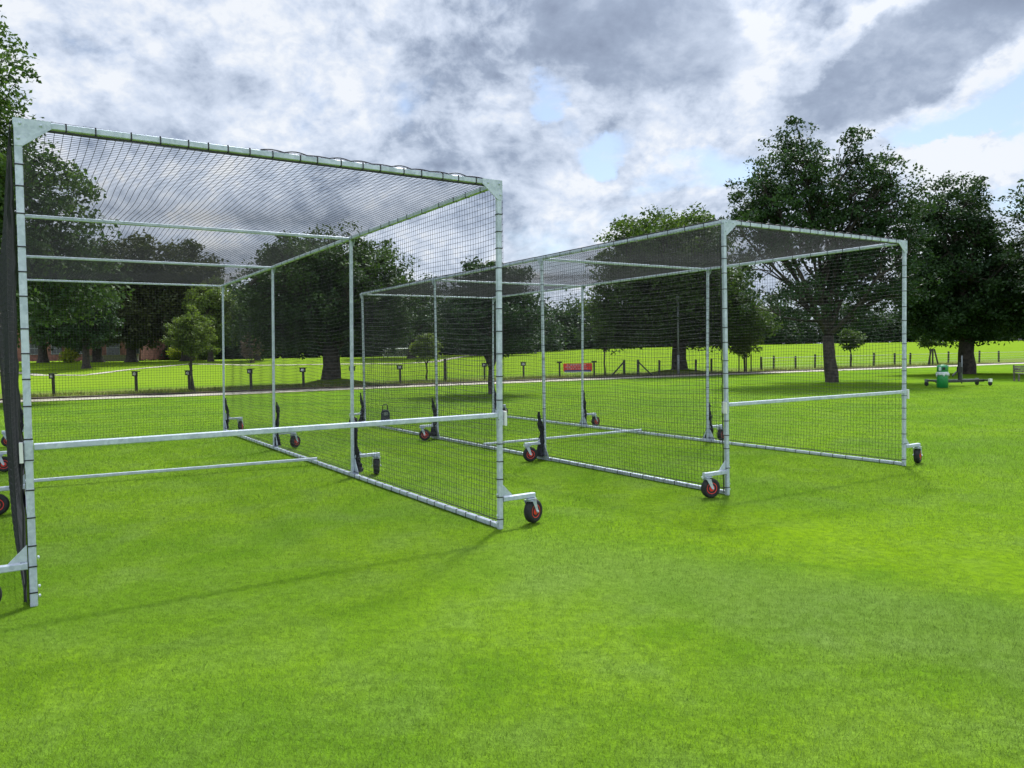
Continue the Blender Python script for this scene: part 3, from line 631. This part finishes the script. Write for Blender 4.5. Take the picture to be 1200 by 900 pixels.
# ---------------------------------------------------------------- batting cages
H = 3.0; TW = .042
DEP = [0, 3.48, 6.99, 10.65]
WID = 3.416
tie_me = None
caster_me = {}
def make_cage(x0, y0, yaw, leanL, leanR, leanD, base_z, label, gb, axles, seed):
    r = np.random.default_rng(seed); root = empty('cricket_net_cage', (x0, y0, base_z), yaw); tag(root, label, 'practice cage', 'wheeled batting cages on the lawn')
    def Q(a, b, h):      # a 0..1 across, b metres deep, h up; whole frame leans a little as on the lawn
        l = leanL*(1-a)+leanR*a
        return Vector((a*WID + l*h/H, b + leanD*h/H, h + .0015*b))
    ht = H - TW/2
    up = (0, 1, 0)
    tubes = {}
    def tb(name, key, a, b, w=TW, hgt=None, upv=(0, 0, 1)):
        mb = MB(); mb.sq(a, b, w, hgt, upv); o = mb.build(name, M['steel'], root); tubes[key] = (o, a, b, w, hgt or w); return o
    for s, a in (('L', 0), ('R', 1)):
        tb('front_post', 'post'+s, Q(a, 0, .0), Q(a, 0, H-.044), upv=up)
        tb('roof_side_rail', 'top'+s, Q(a, .023, ht), Q(a, DEP[3]+.025, ht))
        tb('ground_side_rail', 'base'+s, Q(a, .023, .026), Q(a, DEP[3]-.025, .026))
        for k in (1, 2, 3):
            po = tb('side_post', 'p%s%d' % (s, k), Q(a, DEP[k], .048), Q(a, DEP[k], H-.044), .037, upv=up)
            sg = 1 if a else -1; dx = sg*.0245
            g_ = MB(); q0 = Q(a, DEP[k], .03); pts = [q0+Vector((dx, -.17, -.028)), q0+Vector((dx, .17, -.028)), q0+Vector((dx, .03, .20)), q0+Vector((dx, -.03, .20))]
            g_.prism(pts, (.005, 0, 0)); g_.build('foot_gusset', M['steel'], root)
            g_ = MB(); q0 = Q(a, DEP[k], H); pts = [q0+Vector((dx, -.09, -.01)), q0+Vector((dx, .09, -.01)), q0+Vector((dx, .025, -.12)), q0+Vector((dx, -.025, -.12))]
            g_.prism(pts, (.005, 0, 0)); g_.build('roof_gusset', M['steel'], root)
    tb('front_beam', 'beam', Q(-.0075, 0, ht), Q(1.0075, 0, ht))
    for k in (1, 2, 3): tb('roof_cross_tube', 'x%d' % k, Q(.008, DEP[k], ht-.012), Q(.992, DEP[k], ht-.008), .034)
    tb('front_rail', 'mid', Q(.0085, -.0, .987), Q(.9915, -.0, .987), .040)
    tb('ground_cross_tube', 'gb', Q(-.02 if seed == 1 else -.02, gb, .078), Q(1.0, gb-.35 if seed == 1 else gb, .078), .036)
    # front details: corner plates, rail sleeves, bolts
    for a, s in ((0, 1), (1, -1)):
        q0 = Q(a, -.0245, H)
        g_ = MB(); g_.prism([q0+Vector((-s*.022, 0, .002)), q0+Vector((s*.175, 0, .002)), q0+Vector((s*.175, 0, -.044)), q0+Vector((s*.022, 0, -.165)), q0+Vector((-s*.022, 0, -.165))], (0, .006, 0)); pl = g_.build('corner_plate', M['steel'], root)
        bm_ = MB()
        for (bx, bz) in ((.01, -.03), (.12, -.03), (0.0, -.12)): bm_.lathe([(.009, 0), (.009, .006), (.005, .009)], c=q0+Vector((s*bx, -.003, bz)), axis=(0, -1, 0), n=8)
        bm_.build('bolt_heads', M['steel'], pl)
        q1 = Q(a, 0, .987)
        g_ = MB()
        g_.sq(q1+Vector((0, 0, -.09)), q1+Vector((0, 0, .04)), .050, None, up); g_.build('rail_sleeve', M['steel'], root)
        g_ = MB(); g_.box(q1+Vector((-s*.040, -.012, -.03)), (.010, .03, .062)); g_.build('rail_hook', M['white'], root)
        for hz in (.30, .12, .06):
            bb = MB(); bb.lathe([(.010, 0), (.010, .008), (.005, .012)], c=Q(a, -.005, hz)+Vector((s*.026, 0, 0)), axis=(s, 0, 0), n=8); bb.build('bolt', M['steel'], root)
    # outrigger arms with casters
    for s, a, sg in (('L', 0, -1), ('R', 1, 1)):
        for k in range(4):
            q0 = Q(a, DEP[k]+(.0), .255); L = .36
            ar = MB(); ar.sq(q0+Vector((sg*.027, 0, 0)), q0+Vector((sg*L, 0, 0)), .042); arm = ar.build('outrigger', M['steel'], root)
            g_ = MB(); g_.prism([q0+Vector((sg*.027, 0, .024)), q0+Vector((sg*.13, 0, .024)), q0+Vector((sg*.027, 0, .13))], (0, .006, 0)); g_.build('arm_gusset', M['steel'], arm)
            cp = q0 + Vector((sg*(L-.045), 0, -.0235)); az = R(axles[s][k]) - yaw      # axle bearing in the lawn plane
            ax = Vector((math.cos(az), math.sin(az), 0)); tr = Vector((-ax.y, ax.x, 0)); wz = .108 - cp.z
            f = MB(); f.box((0, 0, -.004), (.045, .04, .004)); f.lathe([(.03, -.02), (.034, -.012), (.03, -.008)], n=14); f.box((0, 0, -.024), (.028, .028, .004), Matrix((( ax.x, tr.x, 0), (ax.y, tr.y, 0), (0, 0, 1))))
            wc = tr*.045 + Vector((0, 0, wz))
            for e_ in (-1, 1):
                p1 = ax*e_*.048 + Vector((0, 0, -.022)); p2 = ax*e_*.048 + wc
                f.prism([p1-tr*.026, p1+tr*.026, p2+tr*.014, p2-Vector((0, 0, .014)), p2-tr*.014], ax*.004)
                f.lathe([(.010, 0), (.010, .008), (.004, .011)], c=p2+ax*e_*.002, axis=tuple(ax*e_), n=8)
            f.box(tr*.0+Vector((0, 0, -.022)), (.050, .028, .003), Matrix(((ax.x, tr.x, 0), (ax.y, tr.y, 0), (0, 0, 1))))
            fk = f.build('caster_fork', M['steel'], root); fk.location = cp
            t_ = MB(); t_.lathe([(.058, -.030), (.080, -.038), (.096, -.034), (.105, -.020), (.108, 0), (.105, .020), (.096, .034), (.080, .038), (.058, .030)], c=wc, axis=tuple(ax), n=32); t_.build('tyre', M['rubber'], fk, True)
            r_ = MB(); r_.lathe([(.012, -.036), (.028, -.034), (.042, -.022), (.055, -.031), (.061, -.032), (.061, .032), (.055, .031), (.042, .022), (.028, .034), (.012, .036)], c=wc, axis=tuple(ax), n=24); r_.build('rim', M['rim'], fk, True)
    # bunched net skirts tied outside the side posts
    for s, a, sg in (('L', 0, -1), ('R', 1, 1)):
        for k in (1, 2, 3):
            b_ = MB(); n = 14; q0 = Q(a, DEP[k]+.02, 0)+Vector((sg*.055, 0, 0)); hh = .62+.14*r.random(); pr = []
            m_ = 22; ph = r.random()*6
            vs = []
            for i in range(m_+1):
                t = i/m_; z = .06+hh*t
                rad = .030+.020*math.sin(t*9+ph)**2+.045*max(0, 1-t*3.2)+.03*max(0, .5-abs(t-.38))*(1 if k > 1 else .8); rad *= (.85 if t < .93 else .45)
                for j in range(n):
                    an = 2*math.pi*j/n; w = rad*(1+.25*math.sin(3*an+6*t+ph)+.12*r.normal())
                    vs.append(q0+Vector((w*.62*math.cos(an)+sg*.02*math.sin(6*t+ph)+sg*.01, w*1.15*math.sin(an), z)))
            fs = [(i*n+j, i*n+(j+1) % n, (i+1)*n+(j+1) % n, (i+1)*n+j) for i in range(m_) for j in range(n)]
            fs += [tuple(range(n-1, -1, -1)), tuple(m_*n+j for j in range(n))]
            b_.add(vs, fs); b_.build('net_bundle', M['bundle'], root)
    # ---- nets: every cord is real
    CR = .0019 if seed == 1 else .0017
    def net(name, fn, nu, nv, su, sv):
        """cords along u and v of surface fn(u,v); su/sv = segments"""
        Vs = []; Fs = []; tris = []; k = 0
        def cords(P):      # P (ncord, nseg+1, 3)
            nonlocal k
            nc, ns, _ = P.shape; d = np.gradient(P, axis=1); d /= np.linalg.norm(d, axis=2)[..., None]+1e-9
            ref = np.where(np.abs(d[..., 2:3]) > .8, np.array([[[1., 0, 0]]]), np.array([[[0, 0, 1.]]])); x = np.cross(ref, d); x /= np.linalg.norm(x, axis=2)[..., None]+1e-9; y = np.cross(d, x)
            ring = np.stack([P+CR*(x*math.cos(an)+y*math.sin(an)) for an in (0, 2.094, 4.189)], 2)   # nc,ns,3,3
            Vs.append(ring.reshape(-1, 3)); base = (np.arange(nc)[:, None]*ns+np.arange(ns-1)[None])*3+k
            for j in range(3):
                j2 = (j+1) % 3; Fs.append(np.stack([base+j, base+j2, base+3+j2, base+3+j], -1).reshape(-1, 4))
            k += nc*ns*3
        U = np.linspace(0, 1, nu); Vv = np.linspace(0, 1, sv+1); cords(fn(*np.meshgrid(U, Vv, indexing='ij')))
        Vv = np.linspace(0, 1, nv); U = np.linspace(0, 1, su+1); g1, g2 = np.meshgrid(Vv, U, indexing='ij'); cords(fn(g2, g1))
        G = fn(*np.meshgrid(np.linspace(0, 1, nu), np.linspace(0, 1, nv), indexing='ij')).reshape(-1, 3)
        oc = np.array([[1, 0, 0], [0, 1, 0], [-1, 0, 0], [0, -1, 0], [0, 0, 1], [0, 0, -1]])*.0043
        Vs.append((G[:, None]+oc[None]).reshape(-1, 3)); bi = (np.arange(len(G))*6+k)[:, None]
        for tri in ((0, 1, 4, 4), (1, 2, 4, 4), (2, 3, 4, 4), (3, 0, 4, 4), (1, 0, 5, 5), (2, 1, 5, 5), (3, 2, 5, 5), (0, 3, 5, 5)): tris.append(bi+np.array(tri[:3])[None])
        Fq = np.concatenate(Fs); Fq = np.concatenate([Fq[:, [0, 1, 2]], Fq[:, [0, 2, 3]], np.concatenate(tris)])
        return arr_mesh(name, np.concatenate(Vs), Fq, M['net'], root)
    def bay(b):   # 0 at posts, 1 mid bay
        r_ = np.zeros_like(b)
        for p_, n_ in zip(DEP, DEP[1:]):
            mk = (b >= p_) & (b <= n_); r_ = np.where(mk, np.sin(np.pi*(b-p_)/(n_-p_)), r_)
        return np.abs(r_)
    def side(a, amp):
        sg = 1 if a else -1; pz = r.random()*6
        def fn(u, v):
            b = u*DEP[3]; h = .03 + v*(H-.06); l = (leanL*(1-a)+leanR*a)
            out = .012 + amp*np.abs(np.sin(np.pi*np.clip(v*1.02,0,1)))**.45*np.minimum(1,.35+.9*bay(b)+.25*(b>DEP[1])) + amp*.35*np.sin(b*2.1+pz+v*2)*np.sin(np.pi*v)*np.minimum(1, b*1.2)
            out += .010*np.sin(b*9+pz)*np.sin(np.pi*v)
            sag = .02*np.sin(b*3.1+pz)*np.sin(np.pi*v)
            return np.stack([a*WID+l*h/H+sg*(.027+np.maximum(out, -.0)*1.0), b+leanD*h/H+.012*np.sin(h*5+pz)*np.sin(np.pi*u), h+.0015*b+sag], -1)
        return fn
    net('side_net', side(0, .105 if seed == 1 else .03), 430 if seed == 1 else 222, 62, 60, 14)
    net('side_net', side(1, .02), 222, 62, 60, 14)
    def roof(u, v):
        b = v*DEP[3]; l = leanL*(1-u)+leanR*u
        z = H+.006 - np.where(b < DEP[1], .04, .014)*bay(b)**2*np.sin(np.pi*u)**.8 - .004*np.sin(b*2+u*7)*np.sin(np.pi*u)
        return np.stack([u*WID+l+.015*np.sin(b*3)*np.sin(np.pi*u), b+leanD, z+.0015*b], -1)
    net('roof_net', roof, 70, 214, 16, 60)
    def rear(u, v):
        h = .03+v*(H-.06); l = leanL*(1-u)+leanR*u
        return np.stack([u*WID+l*h/H, np.full_like(u, DEP[3]+.03)+.05*np.sin(np.pi*u)*np.sin(np.pi*v)*np.sin(u*6)+leanD*h/H, h+.016], -1)
    net('rear_net', rear, 70, 62, 16, 14)
    # border ropes
    def rope(name, pts, rad=.004): MB().tube(pts, rad, 5).build(name, M['tie'], root)
    n = 46; wob = lambda amp: amp*(.4+.6*r.random())
    for a, sg in ((0, -1), (1, 1)):
        rope('edge_rope', [Q(a, 0, .03+i*(H-.2)/n)+Vector((sg*(.031+wob(.018 if (a == 0) else .004)), .012, 0)) for i in range(n+1)], .006)
        rope('edge_rope', [Q(a, DEP[3]*i/60, .062)+Vector((sg*.010, 0, wob(.014))) for i in range(61)], .005)
        rope('edge_rope', [Q(a, .05+(DEP[3]-.1)*i/60, H+.004)+Vector((sg*.012, 0, wob(.008))) for i in range(61)], .005)
    rope('edge_rope', [Q(i/n, -.008, H-.050)+Vector((0, 0, -wob(.004))) for i in range(n+1)], .0075)
    # loose lacing that loops over the right half of the front beam
    pts = []
    st = .42 if seed == 1 else .05
    nl = int((1-st)*WID/.17)
    for i in range(nl*6+1):
        t = i/(nl*6); ph = (i % 6)/6; amp = .010+.006*math.sin(i//6*2.3)
        pts.append(Q(st+(.955-st)*t, -.016, H+.003+max(0, amp)*math.sin(math.pi*ph)))
    rope('lacing', pts, .0045)
    # ties: short black straps round the tubes
    global tie_me
    def tie_box(c, d, w, rx):
        m_ = MB(); d = Vector(d).normalized(); x, y, dd = m_.frame(Vector((0, 0, 0)), d, (0, 1, 0) if abs(d.z) > .9 else (0, 0, 1))
        rot = Matrix((x, y, dd)).transposed(); m_.box((0, 0, 0), (w/2+.003, w/2+.003, .004), rot); return m_
    cnt = 0; rest = MB()
    protos = {}
    def run(key, a, b, step, single):
        nonlocal cnt
        par, A, B, w, _ = tubes[key]; d = (B-A); L = d.length; s_ = a+step*.5
        while s_ < L-b:
            c = A + d*(s_/L)
            if single and cnt < 98:
                pk = key[:4]
                if pk not in protos:
                    o = tie_box(c, d, w, 0).build('cable_tie', M['tie'], par); protos[pk] = o.data
                else:
                    o = bpy.data.objects.new('cable_tie', protos[pk]); C.objects.link(o); o.parent = par
                o.location = c; o.rotation_euler = (.0, 0, 0); cnt += 1
            else:
                m_ = tie_box(c, d, w, 0); rest.add([Vector(v)+c for v in m_.v], m_.f)
            s_ += step*(.75+.5*r.random())
    run('postL', .0, .15, .17, True); run('postR', .0, .15, .17, True); run('beam', .20, .20, .165, True)
    run('baseR', 0, 0, .21, seed == 1); run('baseL', 0, 0, .21, seed == 2)
    run('topR', .1, 0, .3, False); run('topL', .1, 0, .3, False)
    for k in (1, 2, 3): run('pR%d' % k, .6, .1, .22, False) if seed == 2 else None; run('pL%d' % k, .6, .1, .22, False) if seed == 2 else None
    o = rest.build('cable_tie', M['tie'], root); tag(o, kind='stuff')
    return root
make_cage(-2.9916, 4.641, .5744, .0195, .0723, .0466, 0, 'nearest galvanised batting cage with black netting, filling the left half of the lawn', 5.20, dict(L=[-60, -60, -62, -60], R=[-37, 8, -22, 5]), 1)
make_cage(2.337, 8.2198, .5657, .0359, .1009, .0653, -.07, 'second galvanised batting cage further off, right of the nearest one', 5.16, dict(L=[-74, -76, -82, -40], R=[-38, -45, -50, -30]), 2)

# ---------------------------------------------------------------- longer grass beside the path, daisies and litter of clover heads on the lawn
def rough_grass():
    r = np.random.default_rng(9); N = 26000
    t = r.random(N); i = r.integers(2, 7, N); P = np.array(path_pts, float); a = P[i]; b = P[i+1]; d = b-a; nn = np.stack([-d[:, 1], d[:, 0]], 1)/np.linalg.norm(d, axis=1)[:, None]
    p_ = a+d*t[:, None]+nn*(1.7+3.5*r.random(N)**1.6)[:, None]; keep = np.sin(p_[:, 0]*1.1)+np.sin(p_[:, 1]*2.3+p_[:, 0])+.8*r.normal(size=N) > .1; p_ = p_[keep]; N = len(p_)
    h = .08+.16*r.random(N); w = .012+.012*r.random(N); az = r.random(N)*6.28; la = r.random(N)*6.28
    B = np.stack([p_[:, 0], p_[:, 1], T(p_[:, 0], p_[:, 1])-.01], 1); sd = np.stack([np.cos(az), np.sin(az), 0*az], 1)*w[:, None]
    tip = B+np.stack([np.cos(la)*h*.4, np.sin(la)*h*.4, h], 1)
    V = np.stack([B-sd, B+sd, tip], 1).reshape(-1, 3)
    m = leaf_mat('rough_grass', (.085, .13, .03), (.20, .185, .08), .35)
    tag(arr_mesh('long_grass', V, np.arange(3*N).reshape(-1, 3), m, attr=r.random(N)), 'patchy longer grass with dry stems on the far verge of the path', 'grass', kind='stuff')
rough_grass()
